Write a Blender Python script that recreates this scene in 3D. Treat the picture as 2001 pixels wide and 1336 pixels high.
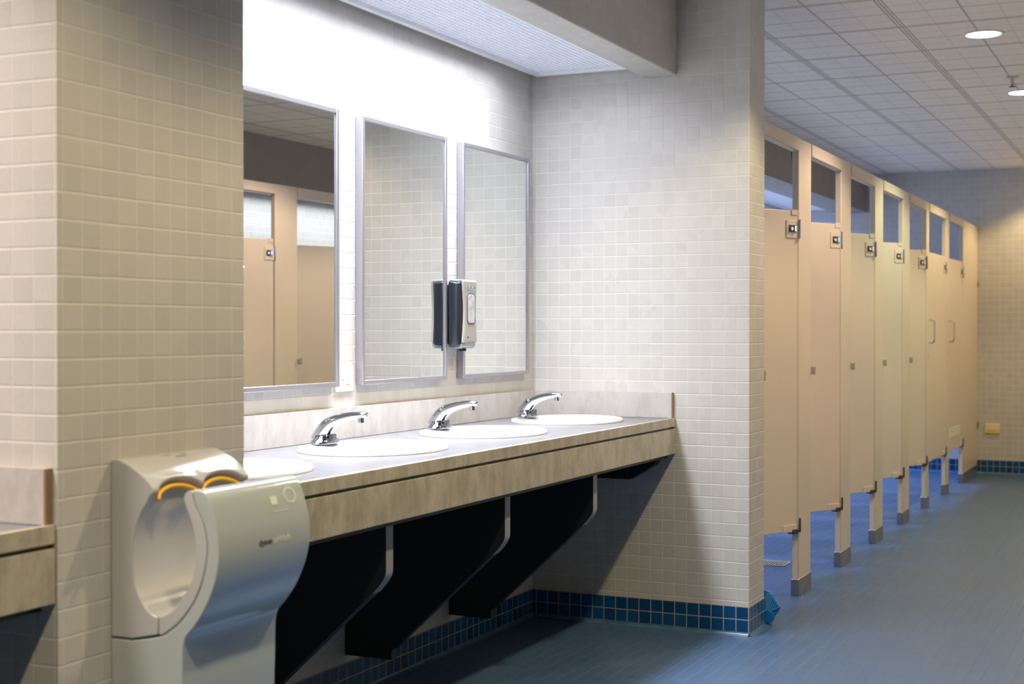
import bpy, bmesh, math, random
from mathutils import Vector, Matrix
random.seed(7)
PI = math.pi
for o in list(bpy.data.objects): bpy.data.objects.remove(o)
C = bpy.context.scene.collection
S = bpy.context.scene

# ------------------------------------------------------------------ camera
cam = bpy.data.cameras.new('camera'); cam.lens = 50.0; cam.sensor_width = 36.0; cam.clip_start = 0.05; cam.clip_end = 60
camo = bpy.data.objects.new('camera', cam); C.objects.link(camo)
camo.location = (0, 0, 1.22)
camo.rotation_euler = (math.radians(90 - 0.474), 0, math.radians(25.315))
cam.dof.use_dof = True; cam.dof.focus_distance = 5.0; cam.dof.aperture_fstop = 4.5
S.camera = camo
# ------------------------------------------------------------------ world, view
w = bpy.data.worlds.new('world'); S.world = w; w.use_nodes = True
w.node_tree.nodes['Background'].inputs[0].default_value = (1, 0.9, 0.8, 1)
w.node_tree.nodes['Background'].inputs[1].default_value = 0.0
S.view_settings.view_transform = 'Standard'; S.view_settings.look = 'None'
S.view_settings.gamma = 1.0; S.view_settings.use_curve_mapping = False
S.view_settings.exposure = 0.0
# ------------------------------------------------------------------ key dimensions (metres)
XA = -2.515      # mirror wall
YB = 5.52       # end wall of the basin alcove
XP = -1.87      # face of the tiled pier and of the beam
XB = -1.567     # free end of the end wall
XS = -1.598     # face of the toilet stalls
YF = 12.66      # far wall
ZC = 2.59       # ceiling
T = 0.0515      # wall tile pitch
XBACK = -3.22   # wall behind the left stalls
XO = -0.034     # face of the stalls across the aisle
XR = 1.59       # right wall

# ------------------------------------------------------------------ lamps over the basins and stalls
def area(name, loc, sx, sy, power, col, spread):
    l = bpy.data.lights.new(name, 'AREA'); l.shape = 'RECTANGLE'; l.size = sx; l.size_y = sy
    l.energy = power; l.color = col; l.spread = math.radians(spread)
    o = bpy.data.objects.new(name, l); C.objects.link(o); o.location = loc
    return o
COOL = (0.86, 0.90, 1.0)
area('basin_lamp', (-2.25, 3.80, 2.285), 0.22, 2.30, 30, (0.90, 0.92, 1.0), 120)
area('basin_lamp', (-2.22, 3.85, 2.286), 0.20, 2.30, 14, (0.88, 0.92, 1.0), 70)
area('basin_lamp', (-2.25, 3.90, 2.284), 0.30, 2.55, 27, (0.90, 0.92, 1.0), 165)
area('basin_lamp', (-2.275, 0.60, 2.285), 0.34, 2.40, 44, (1.0, 0.86, 0.76), 112)
area('stall_lamp', (-3.00, 9.20, 2.275), 0.34, 6.7, 190, (0.42, 0.58, 1.0), 112)
area('stall_lamp', (1.38, 9.20, 2.275), 0.34, 6.7, 62, (0.88, 0.93, 1.0), 140)
DOWN_Y = [1.54 - 1.78, 1.54, 3.32, 5.10, 6.88, 8.66, 10.44, 12.22]
DOWN_X = -0.845
DOWN_P = 25.0
DOWN_COL = (1.0, 0.81, 0.48)

# ------------------------------------------------------------------ node helpers
class NT:
    def __init__(s, name):
        s.m = bpy.data.materials.new(name); s.m.use_nodes = True
        s.t = s.m.node_tree; s.n = s.t.nodes; s.b = s.n['Principled BSDF']
    def link(s, a, b): s.t.links.new(a, b)
    def val(s, v):
        n = s.n.new('ShaderNodeValue'); n.outputs[0].default_value = v; return n.outputs[0]
    def m_(s, op, a, b=None, c=None):
        n = s.n.new('ShaderNodeMath'); n.operation = op
        for i, v in enumerate((a, b, c)):
            if v is None: continue
            if isinstance(v, (int, float)): n.inputs[i].default_value = v
            else: s.link(v, n.inputs[i])
        return n.outputs[0]
    def rng(s, v, a, b, c=0.0, d=1.0, smooth=True):
        n = s.n.new('ShaderNodeMapRange'); n.interpolation_type = 'SMOOTHSTEP' if smooth else 'LINEAR'
        s.link(v, n.inputs[0])
        for i, x in enumerate((a, b, c, d)): n.inputs[i + 1].default_value = x
        return n.outputs[0]
    def mix(s, f, a, b):
        n = s.n.new('ShaderNodeMix'); n.data_type = 'RGBA'
        if isinstance(f, (int, float)): n.inputs[0].default_value = f
        else: s.link(f, n.inputs[0])
        for i, v in ((6, a), (7, b)):
            if isinstance(v, tuple): n.inputs[i].default_value = (*v, 1) if len(v) == 3 else v
            else: s.link(v, n.inputs[i])
        return n.outputs[2]
    def noise(s, scale, detail=3, rough=0.5, vec=None, out=0):
        n = s.n.new('ShaderNodeTexNoise'); n.inputs['Scale'].default_value = scale
        n.inputs['Detail'].default_value = detail; n.inputs['Roughness'].default_value = rough
        if vec is not None: s.link(vec, n.inputs['Vector'])
        return n.outputs[out]
    def pos(s):
        if not hasattr(s, 'g'): s.g = s.n.new('ShaderNodeNewGeometry')
        return s.g.outputs['Position']
    def xyz(s, v):
        n = s.n.new('ShaderNodeSeparateXYZ'); s.link(v, n.inputs[0]); return n.outputs
    def comb(s, a, b, c):
        n = s.n.new('ShaderNodeCombineXYZ')
        for i, v in enumerate((a, b, c)):
            if isinstance(v, (int, float)): n.inputs[i].default_value = v
            else: s.link(v, n.inputs[i])
        return n.outputs[0]
    def bump(s, h, strength=0.3, dist=0.002):
        n = s.n.new('ShaderNodeBump'); n.inputs['Strength'].default_value = strength
        n.inputs['Distance'].default_value = dist; s.link(h, n.inputs['Height'])
        s.link(n.outputs[0], s.b.inputs['Normal'])
    def base(s, c):
        if isinstance(c, tuple): s.b.inputs['Base Color'].default_value = (*c, 1)
        else: s.link(c, s.b.inputs['Base Color'])
    def set(s, **k):
        for a, v in k.items():
            i = s.b.inputs[a.replace('_', ' ')]
            if isinstance(v, (int, float)): i.default_value = v
            elif isinstance(v, tuple): i.default_value = (*v, 1)
            else: s.link(v, i)

def tile_mat(name, pitch, phase, tilec, groutc, var=0.06, gw=0.035, rough=0.35, bumpd=0.0015, wob=0.03, tintvar=None, lines=(1, 1, 1), edge=0.03):
    """square tiles laid by world position; pitch and phase per axis; grout lines only across the face"""
    t = NT(name); P = t.pos()
    wn = t.noise(9.0, 2, 0.5, P, 1); ws = t.xyz(wn)
    p = t.xyz(P); nrm = t.xyz(t.g.outputs['True Normal'])
    mask = None; cells = []
    for i in range(3):
        c = t.m_('DIVIDE', t.m_('SUBTRACT', p[i], phase[i]), pitch[i])
        c = t.m_('ADD', c, t.m_('MULTIPLY', t.m_('SUBTRACT', ws[i], 0.5), wob))
        fr = t.m_('ABSOLUTE', t.m_('SUBTRACT', t.m_('FRACT', c), 0.5))
        g = gw * min(pitch) / pitch[i]; e = edge * min(pitch) / pitch[i]
        m = t.rng(fr, 0.5 - g - e, 0.5 - g)
        on = t.m_('LESS_THAN', t.m_('ABSOLUTE', nrm[i]), 0.6)
        m = t.m_('MULTIPLY', t.m_('MULTIPLY', m, on), lines[i])
        cells.append(t.m_('MULTIPLY', t.m_('FLOOR', c), on))
        mask = m if mask is None else t.m_('MAXIMUM', mask, m)
    wh = t.n.new('ShaderNodeTexWhiteNoise'); wh.noise_dimensions = '3D'
    t.link(t.comb(*cells), wh.inputs['Vector'])
    k = t.rng(wh.outputs['Value'], 0, 1, 1 - var, 1 + var, False)
    sp = t.noise(260, 2, 0.6, P)
    k = t.m_('MULTIPLY', k, t.rng(sp, 0.3, 0.7, 0.96, 1.04, False))
    hs = t.n.new('ShaderNodeHueSaturation'); hs.inputs['Color'].default_value = (*tilec, 1)
    t.link(k, hs.inputs['Value'])
    col = hs.outputs[0]
    if tintvar: col = t.mix(t.m_('MULTIPLY', wh.outputs['Value'], 0.5), col, tintvar)
    t.base(t.mix(mask, col, groutc))
    t.set(Roughness=t.m_('ADD', t.m_('MULTIPLY', mask, 0.4), rough))
    h = t.m_('SUBTRACT', t.m_('MULTIPLY', t.noise(40, 2, 0.5, P), 0.25), mask)
    t.bump(h, 0.6, bumpd)
    return t.m

def plain(name, c, rough=0.5, metal=0.0, nz=0.0, nscale=20, bump=0.0, coat=0.0, spec=0.5):
    t = NT(name)
    if nz:
        co = t.n.new('ShaderNodeTexCoord').outputs['Object']
        f = t.noise(nscale, 4, 0.6, co)
        t.base(t.mix(t.rng(f, 0.3, 0.7), tuple(x * (1 - nz) for x in c), tuple(min(1, x * (1 + nz)) for x in c)))
        if bump: t.bump(f, bump, 0.002)
    else: t.base(c)
    t.set(Roughness=rough, Metallic=metal, Coat_Weight=coat); t.b.inputs['Specular IOR Level'].default_value = spec
    return t.m
def emit(name, c, s):
    t = NT(name); t.base((0, 0, 0)); t.set(Emission_Color=c, Emission_Strength=s); return t.m

M = {}
M['tile'] = tile_mat('wall_tile', (T, T, T), (XB, YB, 0.137), (0.52, 0.505, 0.48), (0.61, 0.595, 0.57), 0.045, 0.022, lines=(0.75, 0.75, 1))
M['tile_base'] = tile_mat('blue_base_tile', (T, T, T), (XB, YB, 0.0135), (0.003, 0.065, 0.19), (0.36, 0.31, 0.26), 0.30, 0.022, 0.22, 0.001)
M['floor'] = tile_mat('floor_tile', (T, T / 2, T), (XB, YB, 0), (0.048, 0.106, 0.225), (0.115, 0.092, 0.07), 0.10, 0.028, 0.30, 0.0006, 0.03, (0.06, 0.105, 0.18), (1, 0.3, 1), 0.03)
M['cove'] = plain('cove_tile', (0.055, 0.12, 0.23), 0.25, nz=0.15)

M['floor'].node_tree.nodes['Principled BSDF'].inputs['Specular IOR Level'].default_value = 0.32
# ceiling: lay-in panels with scored lines
def ceiling_mat():
    t = NT('ceiling_panel'); P = t.pos(); p = t.xyz(P)
    dark = None; bar = None
    for i, ph in ((0, -1.16), (1, 6.577)):
        c = t.m_('DIVIDE', t.m_('SUBTRACT', p[i], ph), 0.598)
        d = t.m_('SUBTRACT', 0.5, t.m_('ABSOLUTE', t.m_('SUBTRACT', t.m_('FRACT', c), 0.5)))   # 0 on the bar
        c2 = t.m_('MULTIPLY', c, 2.0)
        d2 = t.m_('SUBTRACT', 0.5, t.m_('ABSOLUTE', t.m_('SUBTRACT', t.m_('FRACT', c2), 0.5)))
        c4 = t.m_('MULTIPLY', c, 4.0)
        d4 = t.m_('SUBTRACT', 0.5, t.m_('ABSOLUTE', t.m_('SUBTRACT', t.m_('FRACT', c4), 0.5)))
        b = t.rng(d, 0.022, 0.018)
        e = t.m_('MULTIPLY', t.rng(d, 0.034, 0.026), t.rng(d, 0.015, 0.021))
        g2 = t.m_('MULTIPLY', t.rng(d2, 0.022, 0.010), 0.75)
        g4 = t.m_('MULTIPLY', t.rng(d4, 0.035, 0.012), 0.42 if i == 1 else 0.22)
        k = t.m_('MAXIMUM', t.m_('MULTIPLY', e, 1.0 if i == 1 else 0.8), t.m_('MAXIMUM', g2, g4))
        bar = b if bar is None else t.m_('MAXIMUM', bar, b)
        dark = k if dark is None else t.m_('MAXIMUM', dark, k)
    f = t.noise(60, 4, 0.7, P)
    base = t.mix(t.rng(f, 0.35, 0.65), (0.92, 0.865, 0.775), (0.97, 0.92, 0.835))
    col = t.mix(dark, base, (0.46, 0.43, 0.385))  # groove shade painted darker along scored lines and bar edges
    t.base(col); t.set(Roughness=0.9)
    t.bump(t.m_('SUBTRACT', t.m_('MULTIPLY', f, 0.3), dark), 0.6, 0.003)
    return t.m
M['ceiling'] = ceiling_mat()
M['taupe'] = plain('taupe_paint', (0.30, 0.265, 0.235), 0.7, nz=0.04, nscale=6)
M['white_box'] = plain('white_enamel', (0.80, 0.81, 0.84), 0.4)
M['louver'] = plain('louver_plastic', (0.74, 0.76, 0.82), 0.3)
M['glow'] = emit('lamp_glow', (0.84, 0.88, 1.0), 2.0)
M['glow2'] = emit('stall_lamp_glow', (0.55, 0.66, 1.0), 1.5)
M['down'] = emit('downlight_lens', (1.0, 0.97, 0.93), 14.0)
M['mirror'] = plain('mirror_glass', (0.90, 0.92, 0.90), 0.0, 1.0)
M['steel'] = plain('brushed_steel', (0.60, 0.59, 0.62), 0.32, 1.0, nz=0.05, nscale=60)
M['frame'] = plain('mirror_frame_steel', (0.42, 0.41, 0.45), 0.36, 0.8)
M['shoe'] = plain('shoe_steel', (0.42, 0.40, 0.38), 0.38, 1.0, nz=0.12, nscale=15)
M['chrome'] = plain('chrome', (0.52, 0.53, 0.60), 0.06, 1.0)  # darkened in colour to stand for a dark room reflected in it
M['bright_chrome'] = plain('bright_chrome', (0.88, 0.87, 0.85), 0.12, 1.0)
M['dark_metal'] = plain('dark_metal', (0.10, 0.10, 0.11), 0.4, 0.7)
M['porcelain'] = plain('porcelain', (0.80, 0.80, 0.81), 0.08, coat=0.6)
M['black_hole'] = plain('drain_shadow', (0.02, 0.02, 0.02), 0.6)
M['bracket'] = plain('black_laminate', (0.012, 0.013, 0.018), 0.45)
M['bracket_edge'] = plain('grey_edge_band', (0.26, 0.255, 0.27), 0.4)
M['rubber'] = plain('black_rubber', (0.02, 0.018, 0.02), 0.5)
M['beige'] = plain('beige_enamel', (0.66, 0.575, 0.47), 0.33, nz=0.015, nscale=4)
M['beige_grey'] = plain('stall_interior_beige', (0.58, 0.52, 0.44), 0.4)
M['ivory'] = plain('ivory_plastic', (0.78, 0.74, 0.60), 0.35)
M['almond'] = plain('almond_plastic', (0.80, 0.66, 0.34), 0.35)
M['dryer'] = plain('dryer_shell', (0.49, 0.495, 0.50), 0.22, coat=0.4)
M['dryer_front'] = plain('dryer_front_shell', (0.44, 0.495, 0.50), 0.16, coat=0.6)
M['dryer_in'] = plain('dryer_slot_lining', (0.42, 0.43, 0.44), 0.35)
M['orange'] = plain('yellow_orange_trim', (1.0, 0.54, 0.01), 0.4)
M['print_dark'] = plain('dark_print', (0.06, 0.06, 0.08), 0.5)
M['print_pale'] = plain('pale_print', (0.78, 0.80, 0.70), 0.5)
M['print_grey'] = plain('grey_print', (0.16, 0.22, 0.28), 0.5)
M['black_plastic'] = plain('black_plastic', (0.012, 0.016, 0.022), 0.28, coat=0.3)
M['silver_plastic'] = plain('warm_silver_plastic', (0.36, 0.335, 0.30), 0.32, 0.4)
M['clear_grey'] = plain('grey_window_plastic', (0.36, 0.35, 0.38), 0.12, coat=0.8, nz=0.25, nscale=30)
M['clear'] = plain('clear_base_plastic', (0.22, 0.24, 0.30), 0.08, coat=1.0)
M['blue'] = plain('bright_blue_plastic', (0.006, 0.17, 0.60), 0.35)
M['blue_light'] = plain('light_blue_plastic', (0.10, 0.42, 0.85), 0.35)
M['brass'] = plain('drain_brass', (0.55, 0.47, 0.34), 0.5, 0.1, nz=0.3, nscale=60)
M['red'] = plain('red_bulb', (0.6, 0.06, 0.02), 0.2)

def laminate(name, a, b, c):
    t = NT(name); P = t.pos()
    mp = t.n.new('ShaderNodeMapping'); mp.inputs['Scale'].default_value = (1, 1, 0.45); t.link(P, mp.inputs[0])
    f = t.noise(16, 6, 0.68, mp.outputs[0]); g = t.noise(70, 4, 0.7, mp.outputs[0])
    k = t.mix(t.rng(f, 0.36, 0.62), a, b)
    t.base(t.mix(t.m_('MULTIPLY', t.rng(g, 0.52, 0.72), 0.5), k, c)); t.set(Roughness=0.32)
    return t.m
M['lam'] = laminate('stone_laminate', (0.33, 0.30, 0.22), (0.47, 0.43, 0.34), (0.28, 0.235, 0.17))
M['lam_top_dimmed'] = laminate('stone_laminate_top_dimmed', (0.13, 0.13, 0.147), (0.16, 0.16, 0.178), (0.12, 0.12, 0.132))  # same laminate darkened against lamp glare, bluish reflection painted in
M['lam_splash'] = laminate('stone_laminate_splash', (0.42, 0.40, 0.385), (0.50, 0.48, 0.465), (0.39, 0.37, 0.355))  # same laminate in a paler copy, so the splash reads brightly lit
M['lam_edge'] = plain('brown_laminate_core', (0.27, 0.17, 0.10), 0.6)
M['groove'] = plain('dark_reveal', (0.05, 0.05, 0.055), 0.5)

# ------------------------------------------------------------------ mesh helpers
def nb(): return bmesh.new()
def bx(bm, x0, x1, y0, y1, z0, z1):
    v = [bm.verts.new(p) for p in ((x0, y0, z0), (x1, y0, z0), (x1, y1, z0), (x0, y1, z0), (x0, y0, z1), (x1, y0, z1), (x1, y1, z1), (x0, y1, z1))]
    for f in ((3, 2, 1, 0), (4, 5, 6, 7), (0, 1, 5, 4), (1, 2, 6, 5), (2, 3, 7, 6), (3, 0, 4, 7)): bm.faces.new([v[i] for i in f])
    return bm
def box(*a): return bx(nb(), *a)
def prism(bm, pts, a, b, axis='y'):
    """closed 2D outline swept straight from a to b along an axis"""
    def P(p, t): return {'y': (p[0], t, p[1]), 'x': (t, p[0], p[1]), 'z': (p[0], p[1], t)}[axis]
    A = [bm.verts.new(P(p, a)) for p in pts]; B = [bm.verts.new(P(p, b)) for p in pts]
    n = len(pts)
    for i in range(n): bm.faces.new((A[i], A[(i + 1) % n], B[(i + 1) % n], B[i]))
    bm.faces.new(A[::-1]); bm.faces.new(B)
    return bm
def loft(bm, rings, cap=True, closed=True):
    R = [[bm.verts.new(p) for p in r] for r in rings]
    n = len(rings[0])
    for i in range(len(R) - 1):
        for j in range(n if closed else n - 1):
            bm.faces.new((R[i][j], R[i][(j + 1) % n], R[i + 1][(j + 1) % n], R[i + 1][j]))
    if cap: bm.faces.new(R[0][::-1]); bm.faces.new(R[-1])
    return bm
def tube(bm, pts, r, seg=10):
    pts = [Vector(p) for p in pts]; rings = []
    rr = r if isinstance(r, (list, tuple)) else [r] * len(pts)
    up = None
    for i, p in enumerate(pts):
        d = (pts[min(i + 1, len(pts) - 1)] - pts[max(i - 1, 0)]).normalized()
        if up is None: up = Vector((0, 0, 1)) if abs(d.z) < 0.9 else Vector((0, 1, 0))
        s = d.cross(up).normalized(); u = s.cross(d).normalized(); up = u
        q = rr[i] if isinstance(rr[i], (tuple, list)) else (rr[i], rr[i])
        rings.append([p + s * math.cos(a) * q[0] + u * math.sin(a) * q[1] for a in [2 * PI * k / seg for k in range(seg)]])
    return loft(bm, rings)
def cyl(bm, c, r, h, axis='z', seg=24, r2=None):
    r2 = r if r2 is None else r2
    ex = {'z': Vector((0, 0, 1)), 'x': Vector((1, 0, 0)), 'y': Vector((0, 1, 0))}[axis]
    a = {'z': Vector((1, 0, 0)), 'x': Vector((0, 1, 0)), 'y': Vector((0, 0, 1))}[axis]; b = ex.cross(a)
    c = Vector(c)
    return loft(bm, [[c + ex * t + (a * math.cos(2 * PI * k / seg) + b * math.sin(2 * PI * k / seg)) * rad for k in range(seg)] for t, rad in ((0, r), (h, r2))])
def spline(pts, n=6):
    """open Catmull-Rom through 2D points"""
    out = []
    for i in range(len(pts) - 1):
        p0 = pts[max(i - 1, 0)]; p1 = pts[i]; p2 = pts[i + 1]; p3 = pts[min(i + 2, len(pts) - 1)]
        for k in range(n):
            t = k / n
            out.append(tuple(0.5 * ((2 * p1[j]) + (-p0[j] + p2[j]) * t + (2 * p0[j] - 5 * p1[j] + 4 * p2[j] - p3[j]) * t * t + (-p0[j] + 3 * p1[j] - 3 * p2[j] + p3[j]) * t ** 3) for j in range(len(p1))))
    out.append(tuple(pts[-1]))
    return out
def rrect(x0, x1, z0, z1, r, n=5):
    out = []
    for cx, cz, a0 in ((x1 - r, z0 + r, -PI / 2), (x1 - r, z1 - r, 0), (x0 + r, z1 - r, PI / 2), (x0 + r, z0 + r, PI)):
        for k in range(n + 1):
            a = a0 + PI / 2 * k / n; out.append((cx + r * math.cos(a), cz + r * math.sin(a)))
    return out
def part(name, bm, mat, parent=None, bev=0, seg=2, smooth=False, ang=35, label=None, origin=None):
    bmesh.ops.recalc_face_normals(bm, faces=bm.faces)
    if origin is not None: bmesh.ops.translate(bm, verts=bm.verts, vec=-Vector(origin))
    me = bpy.data.meshes.new(name); bm.to_mesh(me); bm.free()
    me.materials.append(M[mat] if isinstance(mat, str) else mat)
    o = bpy.data.objects.new(name, me); C.objects.link(o)
    if parent is not None: o.parent = parent
    if bev:
        b = o.modifiers.new('bevel', 'BEVEL'); b.width = bev; b.segments = seg; b.limit_method = 'ANGLE'; b.angle_limit = math.radians(ang)
    if smooth or bev:
        me.polygons.foreach_set('use_smooth', [True] * len(me.polygons)); me.update()
        try: me.set_sharp_from_angle(angle=math.radians(40))
        except Exception: pass
    if label: o['label'] = label
    return o
def thing(name, label, cat, loc=(0, 0, 0), rotz=0, group=None):
    o = bpy.data.objects.new(name, None); C.objects.link(o); o.empty_display_size = 0.05
    o.location = loc; o.rotation_euler = (0, 0, rotz); o['label'] = label; o['category'] = cat
    if group: o['group'] = group
    return o
def tag(o, label, cat, group=None, loc=None):
    o['label'] = label; o['category'] = cat
    if group: o['group'] = group
    if loc is not None: o.location = loc
    return o
def struct(name, bm, mat, **k):
    o = part(name, bm, mat, **k); o['kind'] = 'structure'; return o
def kids(o): return [c for c in bpy.data.objects if c.parent == o]
def dup(o, loc, label, group=None, rotz=None):
    def cp(a, par):
        b = a.copy(); C.objects.link(b); b.parent = par
        for c in kids(a): cp(c, b)
        return b
    r = cp(o, None); r.location = loc; r['label'] = label
    if rotz is not None: r.rotation_euler = (0, 0, rotz)
    if group: r['group'] = group
    return r
def text_part(name, s, size, loc, rot, mat, parent, ext=0.0004, align='LEFT', scale=(1, 1, 1)):
    cu = bpy.data.curves.new(name, 'FONT'); cu.body = s; cu.size = size; cu.extrude = ext; cu.align_x = align; cu.resolution_u = 3
    to = bpy.data.objects.new(name, cu); C.objects.link(to)
    dg = bpy.context.evaluated_depsgraph_get(); dg.update()
    me = bpy.data.meshes.new_from_object(to.evaluated_get(dg)); bpy.data.objects.remove(to)
    me.materials.clear(); me.materials.append(M[mat]); me.name = name
    me.transform(Matrix.Translation(loc) @ rot @ Matrix.Diagonal((*scale, 1)))
    o = bpy.data.objects.new(name, me); C.objects.link(o); o.parent = parent
    return o
FACE_X = Matrix.Rotation(PI / 2, 4, 'Z') @ Matrix.Rotation(PI / 2, 4, 'X')   # text lying on a face that looks along +X

# ------------------------------------------------------------------ room shell
YN = -2.6
struct('floor', box(XBACK - 0.2, XR + 0.2, YN - 0.2, YF + 0.2, -0.1, 0), 'floor')
struct('ceiling', box(XP - 0.01, XR - 0.77, YN - 0.2, YB, ZC, ZC + 0.1), 'ceiling')
bmc = nb(); bx(bmc, -2.62, XR - 0.70, YB, YF + 0.1, ZC, ZC + 0.1)
struct('ceiling', bmc, 'ceiling')
struct('ceiling', box(XR - 0.77, XR + 0.1, YN - 0.2, YB, ZC, ZC + 0.1), 'ceiling')
struct('wall_left', box(XA - 0.2, XA, YN, YB, 0, ZC + 0.1), 'tile')
struct('wall_pier', box(XA, XP, 2.002, 2.574, 0, ZC + 0.1), 'tile')
struct('wall_alcove_end', box(XBACK, XB, YB, YB + 0.225, 0, ZC + 0.1), 'tile')
struct('wall_left_stalls', box(XBACK - 0.2, XBACK, YB, YF + 0.2, 0, ZC + 0.1), 'tile')
struct('wall_far', box(XBACK, XR, YF, YF + 0.2, 0, ZC + 0.1), 'tile')
struct('wall_right', box(XR, XR + 0.2, 5.0, YF + 0.2, 0, ZC + 0.1), 'tile')
struct('wall_right_entry', box(XR, XR + 0.2, YN, 5.0, 0, ZC + 0.1), 'taupe')  # unseen wall, taupe picked to cut bounced light
struct('wall_near', box(XA, XR, YN - 0.2, YN, 0, ZC + 0.1), 'taupe')  # also unseen, kept taupe so less light bounces back
# tiled beam in front of the lamp recess
for a, b in ((2.574, YB), (YN, 2.002)):
    bm = nb(); bx(bm, -2.012, XP, a, b, 2.256, ZC + 0.1)
    struct('trim_1', bm, 'tile', bev=0.006)
    struct('ceiling', box(XA, -2.012, a, b, 2.47, ZC + 0.1), 'white_box')
# bulkheads over the stalls
struct('trim_2', box(-2.80, -2.53, YB + 0.225, YF, 2.256, ZC + 0.1), 'taupe')
struct('ceiling', box(XBACK, -2.80, YB + 0.225, YF, 2.45, ZC + 0.1), 'white_box')
struct('trim_3', box(0.86, 1.18, 5.10, YF, 2.256, ZC + 0.1), 'taupe')
struct('ceiling', box(1.18, XR, 5.10, YF, 2.45, ZC + 0.1), 'white_box')
struct('wall_right_stall_end', box(XO - 0.02, XR, 4.90, 5.10, 0, ZC), 'tile')

# blue tile base with a small cove
def base_x(name, x, y0, y1, s):   # along a wall facing +-X
    bm = nb(); bx(bm, min(x, x + s * 0.004), max(x, x + s * 0.004), y0, y1, 0.0, 0.117); o = struct(name, bm, 'tile_base')
    bm = nb(); prism(bm, [(x, 0.0)] + [(x + s * (0.004 + 0.022 * (1 - math.sin(a))), 0.0005 + 0.014 * (1 - math.cos(a))) for a in [PI / 2 * k / 5 for k in range(6)]], y0, y1, 'y')
    c = part('cove', bm, 'cove', o, smooth=True)
def base_y(name, y, x0, x1, s):
    bm = nb(); bx(bm, x0, x1, min(y, y + s * 0.004), max(y, y + s * 0.004), 0.0, 0.117); o = struct(name, bm, 'tile_base')
    bm = nb(); prism(bm, [(y, 0.0)] + [(y + s * (0.004 + 0.022 * (1 - math.sin(a))), 0.0005 + 0.014 * (1 - math.cos(a))) for a in [PI / 2 * k / 5 for k in range(6)]], x0, x1, 'x')
    part('cove', bm, 'cove', o, smooth=True)
base_x('baseboard_left', XA, 2.574, YB, 1)
base_y('baseboard_alcove_end', YB, XA + 0.004, XB, -1)
base_x('baseboard_alcove_corner', XB, YB - 0.004, YB + 0.229, 1)
base_y('baseboard_behind', YB + 0.225, XBACK, XB, 1)
base_x('baseboard_pier', XP, 1.998, 2.578, 1)
base_x('baseboard_left_stalls', XBACK, YB + 0.225, YF, 1)
base_y('baseboard_far', YF, XBACK, XR, -1)
base_x('baseboard_right', XR, 5.10, YF, -1)

# ------------------------------------------------------------------ louvred lamp fixtures
def fixture(label, x0, x1, y0, y1, z, pitch, glow, bladeh=0.014):
    t = thing('louvered_ceiling_light', label, 'ceiling light', (x0, y0, z))
    O = (x0, y0, z)
    bm = nb(); fw = 0.022
    bx(bm, x0, x0 + fw, y0, y1, z - 0.012, z + 0.03); bx(bm, x1 - fw, x1, y0, y1, z - 0.012, z + 0.03)
    bx(bm, x0 + fw, x1 - fw, y0, y0 + fw, z - 0.012, z + 0.03); bx(bm, x0 + fw, x1 - fw, y1 - fw, y1, z - 0.012, z + 0.03)
    part('frame', bm, 'white_box', t, origin=O)
    bm = nb(); th = pitch * 0.11
    n = int((x1 - x0 - 2 * fw) / pitch)
    for i in range(n + 1):
        x = x0 + fw + (x1 - x0 - 2 * fw) * i / n; bx(bm, x - th / 2, x + th / 2, y0 + fw, y1 - fw, z, z + bladeh)
    n = int((y1 - y0 - 2 * fw) / pitch)
    for i in range(n + 1):
        y = y0 + fw + (y1 - y0 - 2 * fw) * i / n; bx(bm, x0 + fw, x1 - fw, y - th / 2, y + th / 2, z + 0.0005, z + bladeh + 0.0005)
    part('louver', bm, 'louver', t, origin=O)
    part('lamp_panel', box(x0 + fw, x1 - fw, y0 + fw, y1 - fw, z + 0.05, z + 0.06), glow, t, origin=O)
    part('housing', box(x0, x1, y0, y1, z + 0.062, z + 0.10), 'white_box', t, origin=O)
    return t
fixture('long white louvered light recessed above the basins and mirrors', -2.49, -2.014, 2.58, YB - 0.008, 2.305, 0.021, 'glow')
fixture('bluish louvered light strip behind the bulkhead above the left stalls', XBACK + 0.01, -2.805, YB + 0.24, YF - 0.01, 2.30, 0.022, 'glow2')
fixture('louvered light strip above the stalls seen only in the left mirror', 1.19, XR - 0.01, 5.12, YF - 0.01, 2.30, 0.03, 'glow2')
fixture('louvered light above the left vanity counter, beyond the frame', -2.49, -2.014, YN + 0.02, 1.99, 2.305, 0.03, 'glow')

# ------------------------------------------------------------------ recessed downlights
LAMP_COL = {6.88: (1.0, 0.76, 0.56), 8.66: (0.93, 0.92, 0.60), 10.44: (1.0, 0.78, 0.42), 12.22: (1.0, 0.74, 0.38)}
def downlight(y, label, x=None):
    x = DOWN_X if x is None else x
    t = thing('recessed_downlight', label, 'ceiling light', (x, y, ZC), group='recessed downlights along the aisle')
    bm = nb()
    loft(bm, [[(r * math.cos(a), r * math.sin(a), z) for a in [2 * PI * k / 40 for k in range(40)]] for r, z in ((0.078, 0.0), (0.092, 0.0), (0.092, -0.004), (0.078, -0.006), (0.078, 0.0))], cap=False)
    part('trim_ring', bm, 'white_box', t, smooth=True)
    bm = nb(); cyl(bm, (0, 0, -0.0045), 0.0775, 0.004, seg=40)
    part('lens', bm, 'down', t)
    l = bpy.data.lights.new('downlight_lamp', 'SPOT'); l.energy = DOWN_P * 4 * (0.7 if y > 12 else 1.0); l.color = LAMP_COL.get(round(y, 2), DOWN_COL)
    l.spot_size = math.radians(128); l.spot_blend = 0.35; l.shadow_soft_size = 0.05
    o = bpy.data.objects.new('downlight_lamp', l); C.objects.link(o); o.location = (x, y, ZC - 0.02)
    return t
dl = {6.88: 'bright round downlight in the ceiling, the whole one near the top right', 8.66: 'bright round downlight cut by the right edge of the photo, past the sprinkler'}
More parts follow.
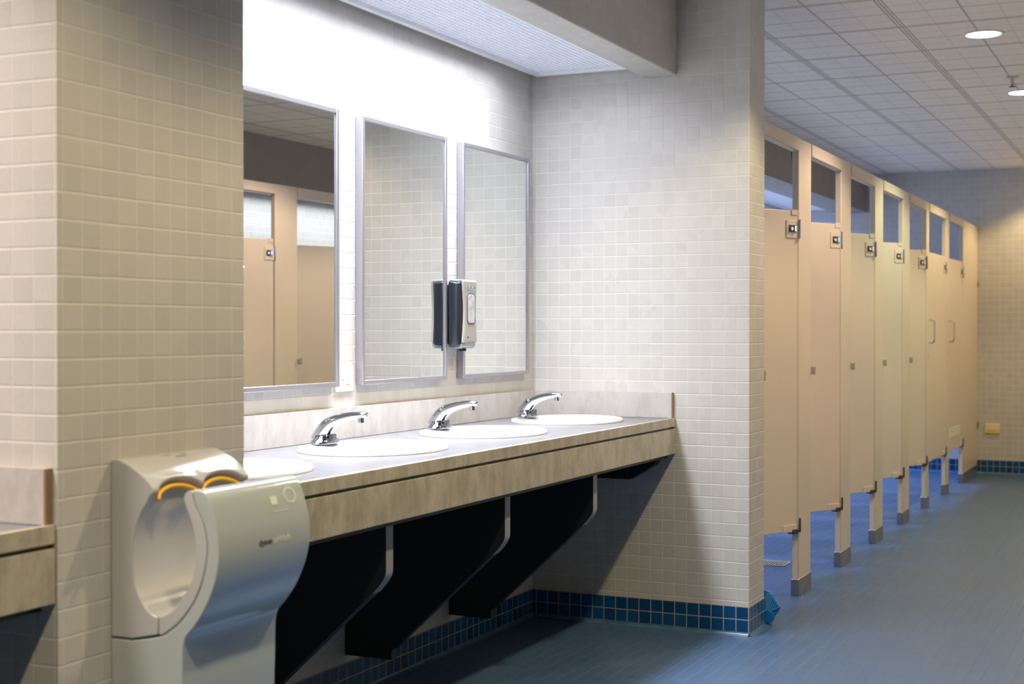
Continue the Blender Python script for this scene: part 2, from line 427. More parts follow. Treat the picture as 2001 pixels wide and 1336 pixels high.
ordw = ['first', 'second', 'third', 'fourth', 'fifth', 'sixth', 'seventh', 'eighth']
for i, y in enumerate(DOWN_Y):
    downlight(y, dl.get(round(y, 2), 'round downlight outside the frame, number %s along the aisle' % ['one', 'two', 'three', 'four', 'five', 'six', 'seven', 'eight'][i]))
# ceiling sprinkler
t = thing('sprinkler', 'small pendant sprinkler hanging from the ceiling between the two downlights', 'sprinkler', (-0.848, 8.12, ZC))
part('escutcheon', cyl(nb(), (0, 0, -0.006), 0.032, 0.006), 'steel', t)
bm = nb(); cyl(bm, (0, 0, -0.04), 0.009, 0.036, seg=12)
part('sprinkler_body', bm, 'steel', t)
bm = nb(); cyl(bm, (0, 0, -0.052), 0.004, 0.014, seg=10); cyl(bm, (0, 0, -0.055), 0.017, 0.003, seg=16)
part('deflector', bm, 'dark_metal', t)

# ------------------------------------------------------------------ basin counter
def counter(y0, y1, sinks, label, splash_label_end=True):
    t = thing('vanity_counter', label, 'counter', (XA, y0, 0)); O = (XA, y0, 0)
    xf = -1.888; zt = 0.862
    bm = nb()
    vs = [bm.verts.new(p) for p in ((XA + 0.001, y0, zt), (xf, y0, zt), (xf, y1, zt), (XA + 0.001, y1, zt))]
    ed = [bm.edges.new((vs[i], vs[(i + 1) % 4])) for i in range(4)]
    for cy in sinks:
        el = [bm.verts.new((-2.2 + 0.195 * math.cos(a), cy + 0.235 * math.sin(a), zt)) for a in [2 * PI * k / 40 for k in range(40)]]
        ed += [bm.edges.new((el[i], el[(i + 1) % 40])) for i in range(40)]
    r = bmesh.ops.triangle_fill(bm, use_beauty=True, use_dissolve=False, edges=ed)
    fs = list(bm.faces)
    ex = bmesh.ops.extrude_face_region(bm, geom=fs)
    bmesh.ops.translate(bm, verts=[v for v in ex['geom'] if isinstance(v, bmesh.types.BMVert)], vec=(0, 0, -0.03))
    part('countertop', bm, 'lam_top_dimmed', t, origin=O)
    # front edge band, reveal, apron
    part('edge_band', box(xf, xf + 0.014, y0, y1, 0.828, zt + 0.001), 'lam', t, origin=O, bev=0.001)
    part('reveal', box(xf - 0.02, xf + 0.004, y0, y1, 0.819, 0.8285), 'groove', t, origin=O)
    part('apron', box(xf - 0.02, xf + 0.014, y0, y1, 0.718, 0.8195), 'lam', t, origin=O, bev=0.001)
    part('underside', box(xf - 0.06, xf - 0.021, y0, y1, 0.70, 0.83), 'bracket', t, origin=O)
    part('backsplash', box(XA + 0.001, XA + 0.018, y0, y1, zt + 0.001, 0.966), 'lam_splash', t, origin=O, bev=0.001)
    bm = box(XA + 0.019, xf + 0.002, y1 - 0.018, y1, zt + 0.0012, 0.966)
    e = part('end_splash', bm, 'lam_splash', t, origin=O)
    part('splash_edge', box(xf + 0.002, xf + 0.0065, y1 - 0.018, y1, zt + 0.0012, 0.966), 'lam_edge', e, origin=O)
    return t
SINKS = [2.94, 3.68, 4.42, 5.16]
counter(2.578, YB - 0.001, SINKS, 'long stone-look laminate vanity counter with four white oval basins')
counter(YN + 0.01, 2.001, [], 'end of a second stone-look vanity counter at the left edge of the photo')

def bracket(y, label):
    t = thing('counter_bracket', label, 'bracket', (XA, y, 0.1))
    O = (XA, y, 0.1)
    out = [(-2.51, 0.70), (-1.925, 0.70)] + spline([(-1.925, 0.59), (-1.927, 0.565), (-1.942, 0.54), (-1.965, 0.515)], 4) + [(-2.335, 0.175), (-2.335, 0.145), (-2.51, 0.145)]
    # drop duplicate neighbours
    o2 = []
    for p in out:
        if not o2 or abs(p[0] - o2[-1][0]) + abs(p[1] - o2[-1][1]) > 1e-5: o2.append(p)
    part('panel', prism(nb(), o2, y - 0.018, y + 0.018, 'y'), 'bracket', t, origin=O)
    bm = nb()
    front = [p for p in o2 if p[0] > -1.98]
    rings = []
    for i, p in enumerate(front):
        a = Vector((front[max(i - 1, 0)][0], 0, front[max(i - 1, 0)][1])); b = Vector((front[min(i + 1, len(front) - 1)][0], 0, front[min(i + 1, len(front) - 1)][1]))
        d = (b - a).normalized(); n = Vector((-d.z, 0, d.x)); n = n if n.x > 0 or (abs(n.x) < 1e-6) else -n
        P = Vector((p[0], y, p[1])); Q = P + n * 0.0015
        rings.append([(P.x, y - 0.018, P.z), (P.x, y + 0.018, P.z), (Q.x, y + 0.018, Q.z), (Q.x, y - 0.018, Q.z)])
    loft(bm, rings)
    part('edge_band', bm, 'bracket_edge', t, origin=O)
bracket(3.30, 'black wedge-shaped counter support bracket just right of the hand dryer')
bracket(4.035, 'black wedge-shaped counter support bracket, the middle of three')
bracket(4.77, 'black wedge-shaped counter support bracket nearest the tiled end wall')
t = thing('counter_bracket', 'short dark sloping cleat under the counter against the tiled end wall', 'bracket', (XA, 5.49, 0.6))
part('panel', prism(nb(), [(-2.49, 0.70), (-1.93, 0.70), (-1.95, 0.67), (-2.05, 0.61), (-2.49, 0.61)], 5.46, YB - 0.001, 'y'), 'bracket', t, origin=(XA, 5.49, 0.6))

# basins
def basin():
    t = thing('oval_basin', '', 'basin', (-2.2, 0, 0.863))
    prof = [(1.0, 0.0, 0), (1.0, 0.006, 0), (0.985, 0.0105, 0), (0.95, 0.012, 0), (0.90, 0.0105, 0.2), (0.84, 0.007, 0.6), (0.80, -0.002, 1), (0.77, -0.02, 1), (0.72, -0.055, 1), (0.60, -0.095, 1), (0.40, -0.118, 1), (0.16, -0.125, 1), (0.05, -0.126, 1)]
    bm = nb(); rings = []
    for k, z, f in prof:
        rings.append([((0.215 * k - 0.022 * f) * math.cos(a) + 0.022 * f, 0.255 * k * math.sin(a), z) for a in [2 * PI * i / 64 for i in range(64)]])
    rings2 = [[(x * 0.97, y * 0.97, z - 0.008) for x, y, z in r] for r in rings[::-1][:7]]
    loft(bm, rings, cap=False)
    loft(bm, [[(x, y, z - 0.008) for x, y, z in r] for r in rings[6:]], cap=False)
    part('bowl', bm, 'porcelain', t, smooth=True)
    part('drain', cyl(nb(), (0.022, 0, -0.127), 0.022, 0.004), 'chrome', t)
    return t
bs = basin()
bl = ['white oval basin partly hidden behind the hand dryer', 'white oval basin below the gap right of the left mirror', 'white oval basin second from the tiled end wall', 'white oval basin nearest the tiled end wall']
bs.location = (-2.2, SINKS[0], 0.863); bs['label'] = bl[0]; bs['group'] = 'oval basins in the counter'
for i in (1, 2, 3): dup(bs, (-2.2, SINKS[i], 0.863), bl[i], 'oval basins in the counter')

def faucet():
    t = thing('faucet', '', 'faucet', (0, 0, 0))
    bm = nb(); rings = []
    for z, a, b in ((0, 0.031, 0.062), (0.006, 0.031, 0.062), (0.011, 0.028, 0.057), (0.018, 0.024, 0.040), (0.028, 0.021, 0.026)):
        rings.append([(a * math.copysign(abs(math.cos(q)) ** 0.8, math.cos(q)) + (0.0 if z < 0.012 else -0.004), b * math.copysign(abs(math.sin(q)) ** 0.8, math.sin(q)), z) for q in [2 * PI * k / 32 for k in range(32)]])
    loft(bm, rings); part('base', bm, 'chrome', t, smooth=True)
    path = spline([(-0.020, 0, 0.010), (-0.008, 0, 0.030), (0.012, 0, 0.054), (0.040, 0, 0.070), (0.080, 0, 0.082), (0.115, 0, 0.088), (0.142, 0, 0.0895), (0.148, 0, 0.089)], 5)
    rad = spline([(0.031, 0.026), (0.029, 0.025), (0.026, 0.022), (0.022, 0.0175), (0.0175, 0.0135), (0.0155, 0.011), (0.0135, 0.009), (0.007, 0.005)], 5)
    bm = nb(); tube(bm, path, rad, 20); part('spout', bm, 'chrome', t, smooth=True)
    bm = nb(); cyl(bm, (0.128, 0, 0.066), 0.0095, 0.016, seg=18); part('aerator', bm, 'chrome', t, smooth=True)
    bm = nb(); bx(bm, 0.022, 0.040, -0.013, 0.003, 0.006, 0.030); part('sensor_window', bm, 'dark_metal', t, bev=0.003, label='dark square sensor eye')
    bm = nb(); cyl(bm, (0.03, 0.0, 0.078), 0.005, 0.006, seg=12); part('button', bm, 'chrome', t)
    return t
fc = faucet()
fl = ['chrome faucet hidden behind the tiled pier and hand dryer', 'chrome arched faucet on the basin below the left mirror', 'chrome arched faucet second from the tiled end wall', 'chrome arched faucet nearest the tiled end wall']
fc.location = (-2.372, SINKS[0], 0.8756); fc['label'] = fl[0]; fc['group'] = 'chrome faucets'
for i in (1, 2, 3): dup(fc, (-2.372, SINKS[i], 0.8756), fl[i], 'chrome faucets')

# ------------------------------------------------------------------ mirrors
def mirror(w_, h_):
    t = thing('wall_mirror', '', 'mirror', (0, 0, 0)); f = 0.016
    part('glass', box(0.016, 0.024, f * 0.8, w_ - f * 0.8, f * 0.8, h_ - f * 0.8), 'mirror', t)
    bm = nb()
    bx(bm, 0.001, 0.030, 0, f, 0, h_); bx(bm, 0.001, 0.030, w_ - f, w_, 0, h_)
    bx(bm, 0.001, 0.030, f, w_ - f, 0, f); bx(bm, 0.001, 0.030, f, w_ - f, h_ - f, h_)
    part('frame', bm, 'frame', t, bev=0.002)
    return t
ZM = 1.036
mr = mirror(0.605, 0.902); mg = 'framed mirrors above the basins'
mr.location = (XA, 3.338, ZM); mr['label'] = 'steel-framed mirror at left reflecting beige stalls and ceiling'; mr['group'] = mg
dup(mr, (XA, 4.087, ZM), 'steel-framed middle mirror with the soap dispenser at its right edge', mg)
dup(mr, (XA, 4.822, ZM), 'steel-framed mirror nearest the tiled end wall, right of the soap dispenser', mg)
dup(mr, (XA, 2.605, ZM), 'steel-framed mirror hidden behind the tiled pier', mg)

# outlet between the mirrors
t = thing('wall_outlet', 'ivory electrical outlet on the tiles below the gap between left and middle mirrors', 'outlet', (XA, 3.985, 1.02))
part('cover_plate', box(0.0, 0.006, -0.028, 0.082, -0.003, 0.083), 'ivory', t, bev=0.002)
for cy in (0.008, 0.045):
    bm = nb(); bx(bm, 0.006, 0.008, cy - 0.012, cy + 0.014, 0.022, 0.058); s = part('socket', bm, 'ivory', t, bev=0.003)
    bm = nb(); bx(bm, 0.008, 0.0084, cy - 0.006, cy - 0.004, 0.030, 0.040); bx(bm, 0.008, 0.0084, cy + 0.004, cy + 0.006, 0.030, 0.040); bx(bm, 0.008, 0.0084, cy - 0.001, cy + 0.001, 0.048, 0.051)
    part('slots', bm, 'print_dark', s)

# ------------------------------------------------------------------ soap dispensers
def dispenser():
    t = thing('soap_dispenser', '', 'soap dispenser', (0, 0, 0))
    W, H = 0.130, 0.262
    part('mounting_plate', box(0.0, 0.034, 0.02, 0.085, 0.02, H - 0.02), 'black_plastic', t)
    # black body, tapering to the front
    sec = lambda x, iy, z0, z1: [(x, iy, z0), (x, W - iy, z0), (x, W - iy, z1), (x, iy, z1)]
    bm = nb(); loft(bm, [sec(0.034, 0.0, 0.008, H - 0.006), sec(0.070, 0.0, 0.012, H - 0.012), sec(0.082, 0.010, 0.020, H - 0.010)])
    part('body', bm, 'black_plastic', t, bev=0.006, seg=3)
    # silver cover, waisted outline
    n = 16
    outl = []
    for k in range(n + 1):
        s = k / n; z = 0.024 + s * (H - 0.026)
        outl.append((0.010 + 0.010 * math.sin(PI * s) ** 1.5, z))
    L = [(y, z) for y, z in outl]; Rr = [(W - y, z) for y, z in outl[::-1]]
    bm = nb(); pts = L + Rr
    fr = [(0.5 * W + (y - 0.5 * W) * 0.90, 0.14 + (z - 0.14) * 0.955) for y, z in pts]
    loft(bm, [[(0.0835, y, z) for y, z in pts], [(0.090, y, z) for y, z in pts], [(0.097, y, z) for y, z in fr]])
    cv = part('front_cover', bm, 'silver_plastic', t, bev=0.004, seg=3, label='warm silver front cover')
    part('sight_window', prism(nb(), rrect(0.036, 0.096, 0.098, 0.206, 0.016), 0.094, 0.0995, 'x'), 'clear_grey', t, bev=0.002, label='grey see-through refill window')
    bm = nb(); prism(bm, rrect(0.032, 0.100, 0.094, 0.210, 0.018), 0.094, 0.0982, 'x')
    part('window_frame', bm, 'dark_metal', cv)
    bm = nb(); cyl(bm, (0.096, 0.040, 0.046), 0.004, 0.0022, 'x', 12); part('keyhole', bm, 'black_hole', cv)
    text_part('lettering', 'GOJO', 0.026, (0.0975, 0.030, 0.219), FACE_X, 'print_grey', cv)
    bm = nb(); loft(bm, [sec(0.050, 0.012, 0.002, 0.016), sec(0.082, 0.014, 0.004, 0.024), sec(0.093, 0.022, 0.012, 0.026)])
    part('nozzle_base', bm, 'clear', t, bev=0.003, label='translucent nozzle base')
    bm = nb(); cyl(bm, (0.062, 0.065, -0.006), 0.014, 0.010, seg=18); part('nozzle', bm, 'black_plastic', t)
    bm = nb(); loft(bm, [sec(0.036, 0.004, H - 0.007, H - 0.001), sec(0.078, 0.008, H - 0.012, H)]); part('top_cap', bm, 'clear', t, bev=0.003)
    return t
dp = dispenser()
dp.location = (XA, 4.688, 1.148); dp['label'] = 'black and silver soap dispenser between the middle and right mirrors'; dp['group'] = 'soap dispensers on the mirror wall'
dup(dp, (XA, 3.222, 1.145), 'soap dispenser mostly hidden behind the pier, a sliver left of the left mirror', 'soap dispensers on the mirror wall')

# ------------------------------------------------------------------ hand dryer
YD0, YD1 = 2.144, 2.447
t = thing('hand_dryer', 'pale grey hands-in hand dryer with yellow-orange trim mounted on the tiled pier', 'hand dryer', (XP, 0.5 * (YD0 + YD1), 0.315))
O = (XP, 0.5 * (YD0 + YD1), 0.315)
XD = XP + 0.001
slot_rear = spline([(-1.774, 0.906), (-1.781, 0.893), (-1.795, 0.873), (-1.807, 0.845), (-1.814, 0.814), (-1.816, 0.775), (-1.811, 0.735), (-1.795, 0.704), (-1.776, 0.684), (-1.757, 0.677)], 4)
top = spline([(XD, 0.970), (-1.852, 0.972), (-1.818, 0.959), (-1.793, 0.944), (-1.773, 0.928), (-1.7655, 0.918), (-1.7665, 0.911), (-1.774, 0.906)], 4)
nt = len(top)
bm = nb(); rings = []
NS = 41
for i in range(NS):
    s = i / (NS - 1); y = YD0 + (YD1 - YD0) * s
    lobe = 0.0
    for c in (0.27, 0.72):
        d = abs(s - c) / 0.215
        if d < 1: lobe = max(lobe, (1 - d * d) ** 0.6)
    ring = [(XD, y, 0.630), (-1.818, y, 0.630), (-1.757, y, 0.643), ] 
    up = []
    pr = slot_rear[::-1][:-1] + top[::-1]
    for (x, z) in pr:
        k = max(0.0, 1 - abs(z - 0.907) / 0.040) if x > -1.80 else 0.0
        k = k * k * (3 - 2 * k)
        up.append((x - 0.014 * lobe * k, y, z + 0.020 * lobe * k))
    rings.append(ring + up)
loft(bm, rings)
part('rear_housing', bm, 'dryer', t, bev=0.0045, seg=3, ang=55, origin=O)
# two yellow-orange trims lining the hand openings
for c in (0.27, 0.72):
    pts = []
    for k in range(21):
        u = -1 + 2 * k / 20; s = c + 0.205 * u
        lobe = (1 - min(0.999, abs(u)) ** 2) ** 0.6
        pts.append((-1.770 - 0.013 * lobe, YD0 + (YD1 - YD0) * s, 0.896 + 0.021 * lobe))
    part('trim_strip', tube(nb(), pts, 0.0042, 10), 'orange', t, smooth=True, origin=O, label='yellow-orange strip around a hand opening')
seam = [(-1.818, 0.6265), (-1.754, 0.6395), (-1.732, 0.650), (-1.701, 0.674), (-1.668, 0.716), (-1.648, 0.764), (-1.640, 0.815), (-1.648, 0.857), (-1.667, 0.892), (-1.675, 0.919)]
seams = spline(seam, 4)
slot_front = spline([(-1.755, 0.677), (-1.732, 0.686), (-1.705, 0.709), (-1.680, 0.748), (-1.668, 0.793), (-1.671, 0.835), (-1.681, 0.866), (-1.691, 0.889), (-1.696, 0.904), (-1.690, 0.916), (-1.678, 0.9205)], 4)
inner = slot_front + [(x - 0.0022, z + 0.0012) for x, z in seams[4:][::-1] if z > 0.640][1:] + [(-1.755, 0.6425)]
part('inner_paddle', prism(nb(), inner, YD0 + 0.001, YD1 - 0.001, 'y'), 'dryer', t, bev=0.004, seg=3, ang=55, origin=O)
outer = spline([(-1.673, 0.9205), (-1.656, 0.921), (-1.641, 0.911), (-1.626, 0.877), (-1.615, 0.835), (-1.6145, 0.789), (-1.626, 0.743), (-1.648, 0.698), (-1.672, 0.665), (-1.690, 0.645), (-1.696, 0.630), (-1.698, 0.610), (-1.699, 0.556)], 4)
front = outer + [(-1.705, 0.34), (-1.72, 0.317), (XD, 0.315), (XD, 0.6265)] + seams
part('front_shell', prism(nb(), front, YD0, YD1, 'y'), 'dryer_front', t, bev=0.005, seg=3, ang=50, origin=O)
fs = kids(t)
frs = [o for o in fs if o.name.startswith('front_shell')][0]
# printed words on the curved front, tilted to follow it
def xat(z):
    for (x1, z1), (x2, z2) in zip(outer, outer[1:]):
        if (z1 - z) * (z2 - z) <= 0 and z1 != z2: return x1 + (x2 - x1) * (z - z1) / (z2 - z1)
    return -1.62
def lay(o):
    for v in o.data.vertices:
        wz = v.co.z
        v.co.x = xat(wz) + 0.0006 + (0.0004 if v.co.x > 0 else -0.0004)
    bm_ = bmesh.new(); bm_.from_mesh(o.data); bmesh.ops.translate(bm_, verts=bm_.verts, vec=-Vector(O)); bm_.to_mesh(o.data); bm_.free()
o = text_part('lettering_dark', 'dyson', 0.0185, (0, YD0 + 0.125, 0.803), FACE_X, 'print_dark', frs, 0.0004); lay(o)
o = text_part('lettering_pale', 'airblade', 0.0185, (0, YD0 + 0.175, 0.803), FACE_X, 'print_pale', frs, 0.0004); lay(o)
bm = nb()
cy, cz = YD0 + 0.252, 0.889
R = []
for r in (0.0125, 0.0155):
    R.append([bm.verts.new((0.1, cy + r * 1.35 * math.cos(a), cz + r * 1.0 * math.sin(a))) for a in [2 * PI * k / 32 for k in range(32)]])
for k in range(32): bm.faces.new((R[0][k], R[0][(k + 1) % 32], R[1][(k + 1) % 32], R[1][k]))
for y_, z_, w2, h2 in ((YD0 + 0.195, 0.884, 0.011, 0.008),):
    q = [bm.verts.new((0.1, y_ + a * w2, z_ + b * h2)) for a, b in ((-1, -1), (1, -1), (1, 1), (-1, 1))]; bm.faces.new(q)
q = [bm.verts.new((0.1, y_, z_)) for y_, z_ in ((YD0 + 0.185, 0.862), (YD0 + 0.235, 0.862), (YD0 + 0.235, 0.8635), (YD0 + 0.185, 0.8635))]; bm.faces.new(q)
me = part('printed_icons', bm, 'print_pale', frs); lay(me)
# small printed marks on the sloping top
rh = [o for o in kids(t) if o.name.startswith('rear_housing')][0]
bm = nb()
for (s0, s1, x0, x1) in ((0.42, 0.48, -1.846, -1.842), (0.50, 0.54, -1.836, -1.830), (0.555, 0.62, -1.838, -1.832), (0.58, 0.64, -1.845, -1.842)):
    zz = lambda x: 0.9722 + (x + 1.852) * (-0.013 / 0.034)
    q = [bm.verts.new((x, YD0 + (YD1 - YD0) * s, zz(x) + 0.0008)) for x, s in ((x0, s0), (x1, s0), (x1, s1), (x0, s1))]; bm.faces.new(q)
part('printed_marks', bm, 'print_grey', rh, origin=O)
bm = nb(); cyl(bm, (-1.7985, YD0 + 0.075, 0.885), 0.004, 0.004, 'x', 14); part('sensor', bm, 'black_hole', rh, origin=O)

# ------------------------------------------------------------------ toilet stalls
PW = 0.235; PITCH = 0.888; ZT = 2.10; DB, DT = 0.30, 1.765
def pilaster(x, y0, y1, s, label, group, keeper=True):
    """s = +1 face looks along +X"""
    O = (x, y0, 0); a, b = sorted((x, x - s * 0.032))
    t = thing('stall_pilaster', label, 'stall pilaster', O, group=group)
    part('panel', box(a, b, y0, y1, 0.07, ZT), 'beige', t, origin=O, bev=0.004)
    part('shoe', box(a - 0.003, b + 0.003, y0 - 0.003, y1 + 0.003, 0.0, 0.078), 'shoe', t, origin=O, bev=0.003, label='brushed steel shoe at the foot')
    if keeper:
        k0, k1 = sorted((x + s * 0.001, x + s * 0.017))
        part('door_keeper', box(k0, k1, y1 - 0.006, y1 + 0.030, 1.010, 1.052), 'steel', t, origin=O, bev=0.005, seg=3, label='small steel door keeper')
    return t
def headrail(x, y0, y1, s, label, group):
    O = (x, y0, 2.03); a, b = sorted((x + s * 0.006, x - s * 0.036))
    t = part('headrail', box(a, b, y0 + 0.001, y1 - 0.001, 2.038, ZT - 0.002), 'beige', None, origin=O, bev=0.004)
    tag(t, label, 'headrail', group, O)
def partition(x, y, s, label, group, back):
    O = (x, y, 0.30); a, b = sorted((x - s * 0.034, back))
    t = thing('stall_partition', label, 'stall partition', O, group=group)
    part('panel', box(a, b, y - 0.012, y + 0.012, 0.30, DT - 0.01), 'beige_grey', t, origin=O, bev=0.003)
def door(x, yh, width, ang, s, label, group, handle=False, closed_out=False):
    """hinged at yh (the far side); local frame: the door runs from the hinge towards -Y"""
    t = thing('stall_door', label, 'stall door', (x - s * 0.003, yh - 0.016, 0), group=group)
    sx = s
    a, b = sorted((0, -sx * 0.026))
    dr = part('door_panel', box(a, b, -width, 0, DB, DT), 'beige', t, bev=0.003)
    # top hinge plate
    a, b = sorted((0.0, sx * 0.004))
    h = part('hinge_plate', box(a, b, -0.075, 0.004, DT - 0.125, DT - 0.045), 'beige', t, bev=0.001, label='small square hinge plate')
    bm = nb(); a, b = sorted((sx * 0.004, sx * 0.009)); bx(bm, a, b, -0.060, -0.012, DT - 0.098, DT - 0.066)
    part('hinge_insert', bm, 'dark_metal', h, bev=0.001)
    bm = nb(); cyl(bm, (sx * 0.009, -0.048, DT - 0.084), 0.008, sx * 0.005, 'x', 12); bx(bm, *sorted((sx * 0.009, sx * 0.014)), -0.032, -0.018, DT - 0.096, DT - 0.070)
    part('hinge_bolt', bm, 'bright_chrome', h)
    bm = nb(); cyl(bm, (sx * 0.008, 0.006, DT - 0.128), 0.005, 0.088, seg=10); part('hinge_pin', bm, 'chrome', h)
    bm = nb(); a, b = sorted((0.0, sx * 0.003)); bx(bm, a, b, -0.04, -0.002, DT - 0.020, DT + 0.004)
    part('top_clip', bm, 'beige', t)
    # bottom pivot bracket
    a, b = sorted((0.0, sx * 0.005))
    h2 = part('pivot_block', box(a, b, -0.095, -0.004, DB, DB + 0.032), 'beige', t, bev=0.001)
    bm = nb(); a, b = sorted((-sx * 0.026, sx * 0.012)); bx(bm, a, b, -0.036, -0.004, DB - 0.010, DB + 0.012); bx(bm, *sorted((sx * 0.002, sx * 0.013)), -0.006, 0.012, DB - 0.004, DB + 0.012); bx(bm, *sorted((sx * 0.006, sx * 0.013)), 0.004, 0.014, DB, DB + 0.062)
    part('pivot_bracket', bm, 'dark_metal', h2, bev=0.002, label='dark metal pivot bracket')
    # latch
    a, b = sorted((-sx * 0.03, sx * 0.010))
    if handle:
        a, b = sorted((0.0, sx * 0.012))
        part('latch', box(a, b, -width + 0.012, -width + 0.030, 1.025, 1.065), 'shoe', t, bev=0.004)
        pts = spline([(sx * 0.0, -width + 0.035, 1.29), (sx * 0.03, -width + 0.035, 1.29), (sx * 0.045, -width + 0.035, 1.27), (sx * 0.045, -width + 0.035, 1.20), (sx * 0.045, -width + 0.035, 1.155), (sx * 0.03, -width + 0.035, 1.135), (sx * 0.0, -width + 0.035, 1.135)], 4)
        part('pull_handle', tube(nb(), pts, 0.008, 10), 'bright_chrome', t, smooth=True)
    t.rotation_euler = (0, 0, -s * ang)
    return t
ordn = ['nearest', 'second', 'third', 'fourth', 'fifth', 'sixth', 'seventh']
A28 = math.radians(28.5)
G = 'left row of toilet stalls'
pys = [5.562 + PITCH * k for k in range(8)]
pws = [PW, PW, PW, PW, PW, 0.118, 0.155, PW]
pilaster(XS, 5.752, pys[0] + PW, 1, 'narrow beige stall pilaster hidden behind the tiled end wall', G + ', pilasters')
for k in range(1, 8):
    y0 = pys[k]; y1 = y0 + pws[k] if k < 7 else YF
    lb = 'beige stall pilaster with steel shoe, %s from the tiled end wall' % ['', 'first', 'second', 'third', 'fourth', 'fifth', 'sixth'][k] if k < 7 else 'wide beige end panel of the stalls meeting the far wall'
    pilaster(XS, y0, y1, 1, lb, G + ', pilasters', k < 5)
    lbd = ['', 'pinkish beige stall door ajar, partly hidden by the tiled end wall', 'pinkish beige stall door ajar, second from the tiled end wall', 'beige stall door ajar, third from the tiled end wall', 'pale beige stall door ajar, in the middle of the row of seven', 'beige stall door ajar, just before the two doors with pull handles', 'closed beige stall door with a chrome pull, sixth from the tiled end wall', 'closed beige stall door with a chrome pull, nearest the far wall'][k]
    w_ = pys[k] - pys[k - 1] - pws[k - 1] - 0.026
    d = door(XS, y0, w_, A28 if k < 6 else math.radians(1.0), 1, lbd, G + ', doors', handle=k >= 6)
    if k == 7:
        part('pale_rectangle', box(0.0, 0.002, -w_ + 0.10, -0.10, 0.40, 0.475), 'ivory', d, label='pale cream rectangle low on the door')  # thin raised rectangle, paler than the door
    headrail(XS, pys[k - 1] + pws[k - 1], y0, 1, 'beige headrail above the %s stall door of the left row' % ordn[k - 1], G + ', headrails')
    if k < 7: partition(XS, y0 + pws[k] * 0.5, 1, 'beige partition panel behind the %s pilaster of the left row' % ['', 'first', 'second', 'third', 'fourth', 'fifth', 'sixth'][k], G + ', partitions', XBACK + 0.004)
G2 = 'right row of toilet stalls seen in the left mirror'
pyr = [5.354 + PITCH * k for k in range(9)]
names_r = ['first', 'second', 'third', 'fourth', 'fifth', 'sixth', 'seventh', 'eighth', 'ninth']
for k in range(0, 8):
    y0 = pyr[k]; y1 = y0 + PW if k < 7 else YF
    ref = {2: 'beige stall pilaster reflected in the left mirror, between two doors'}.get(k, 'stall pilaster of the unseen right row, %s from its near end' % names_r[k])
    pilaster(XO, y0, y1, -1, ref, G2 + ', pilasters', k < 7)
    if k == 0: continue
    ref = {2: 'pinkish beige stall door reflected at the left of the left mirror', 3: 'olive beige stall door reflected at the right of the left mirror'}.get(k, 'stall door of the unseen right row, %s from its near end' % names_r[k - 1])
    door(XO, y0, PITCH - PW - 0.026, A28 if k != 2 else math.radians(12), -1, ref, G2 + ', doors')
    headrail(XO, y0 - PITCH + PW, y0, -1, {2: 'headrail reflected above the left door in the left mirror', 3: 'headrail reflected above the right door in the left mirror'}.get(k, 'headrail of the unseen right row, %s from its near end' % names_r[k - 1]), G2 + ', headrails')
    if k < 7: partition(XO, y0 + 0.12, -1, 'partition of the unseen right row, %s from its near end' % names_r[k - 1], G2 + ', partitions', XR - 0.004)
partition(XO, pyr[0] + 0.12, -1, 'partition closing the near end of the unseen right row', G2 + ', partitions', XR - 0.004)

# wall bracket pair on the far wall beside the end panel
for z, lb in ((1.62, 'small upper bracket joining the last stall panel to the far wall'), (0.42, 'small lower bracket joining the last stall panel to the far wall')):
    o = part('wall_bracket', box(0.0, 0.014, -0.02, 0.0, -0.022, 0.022), 'shoe', bev=0.002)
    tag(o, lb, 'bracket', None, (XS, YF - 0.001, z))
# outlet plate on far wall
t = thing('wall_outlet', 'cream outlet plate low on the far wall at the right', 'outlet', (-1.475, YF, 0.385))
part('cover_plate', box(-0.060, 0.060, -0.010, 0.0, -0.042, 0.042), 'almond', t, bev=0.004)
part('outlet_face', box(-0.038, 0.038, -0.014, -0.010, -0.018, 0.018), 'almond', t, bev=0.002)
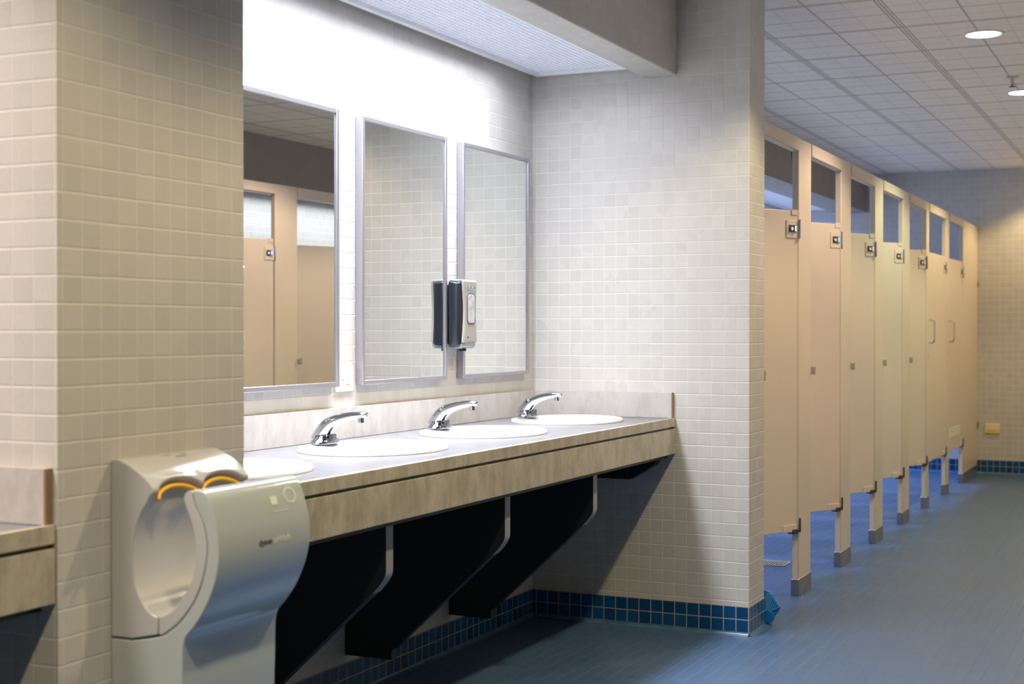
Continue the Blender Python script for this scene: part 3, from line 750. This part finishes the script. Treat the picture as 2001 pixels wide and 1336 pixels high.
# small sprinkler on the bulkhead seen over the first stall
t = thing('sprinkler', 'small sprinkler with a red bulb on the bulkhead above the first stall', 'sprinkler', (-2.53, 10.0, 2.48))
part('sprinkler_body', box(0.0, 0.02, -0.012, 0.012, -0.01, 0.07), 'dark_metal', t, bev=0.002)
bm = nb(); cyl(bm, (0.010, 0, -0.05), 0.010, 0.05, seg=12); part('bulb', bm, 'red', t)

# floor drain in the first stall
t = thing('floor_drain', 'square tan floor drain grate in the first stall', 'floor drain', (-1.94, 7.30, 0.0))
bm = nb(); q = 0.075
for a in range(9): bx(bm, -q + 0.01 + a * 0.0165 - 0.003, -q + 0.01 + a * 0.0165 + 0.003, -q + 0.008, q - 0.008, 0.001, 0.004)
part('grate', bm, 'brass', t)
bm = nb(); bx(bm, -q, q, -q, -q + 0.01, 0.0005, 0.005); bx(bm, -q, q, q - 0.01, q, 0.0005, 0.005); bx(bm, -q, -q + 0.01, -q + 0.01, q - 0.01, 0.0005, 0.005); bx(bm, q - 0.01, q, -q + 0.01, q - 0.01, 0.0005, 0.005)
part('rim', bm, 'brass', t)
part('well_shade', box(-q + 0.01, q - 0.01, -q + 0.01, q - 0.01, 0.0004, 0.0009), 'black_hole', t)  # flat black sheet painted as the shade below the grate

# blue brush leaning behind the wall end
t = thing('blue_ribbed_item', 'bright blue ribbed plastic brush on the floor behind the corner of the end wall', 'item', (-1.562, 5.80, 0.0))  # unidentified ribbed blue plastic shape, real use unknown
bm = nb(); prism(bm, [(-0.026, 0.002), (0.006, 0.002), (0.040, 0.050), (0.052, 0.072), (0.046, 0.080), (0.006, 0.136), (-0.026, 0.142)], -0.012, 0.010, 'y')
part('ribbed_block', bm, 'blue', t, bev=0.003)
bm = nb()
for k in range(9):
    x0 = -0.012 + k * 0.0062
    p0 = Vector((x0 - 0.012, -0.0145, 0.045 + k * 0.002)); p1 = Vector((x0 + 0.010, -0.0145, 0.128 - max(0, k - 4) * 0.013))
    tube(bm, [p0, p1], 0.0022, 6)
part('slanted_ribs', bm, 'blue_light', t)
bm = nb(); cyl(bm, (0.002, -0.020, 0.032), 0.027, 0.010, 'y', 28); part('round_boss', bm, 'blue', t, bev=0.002)
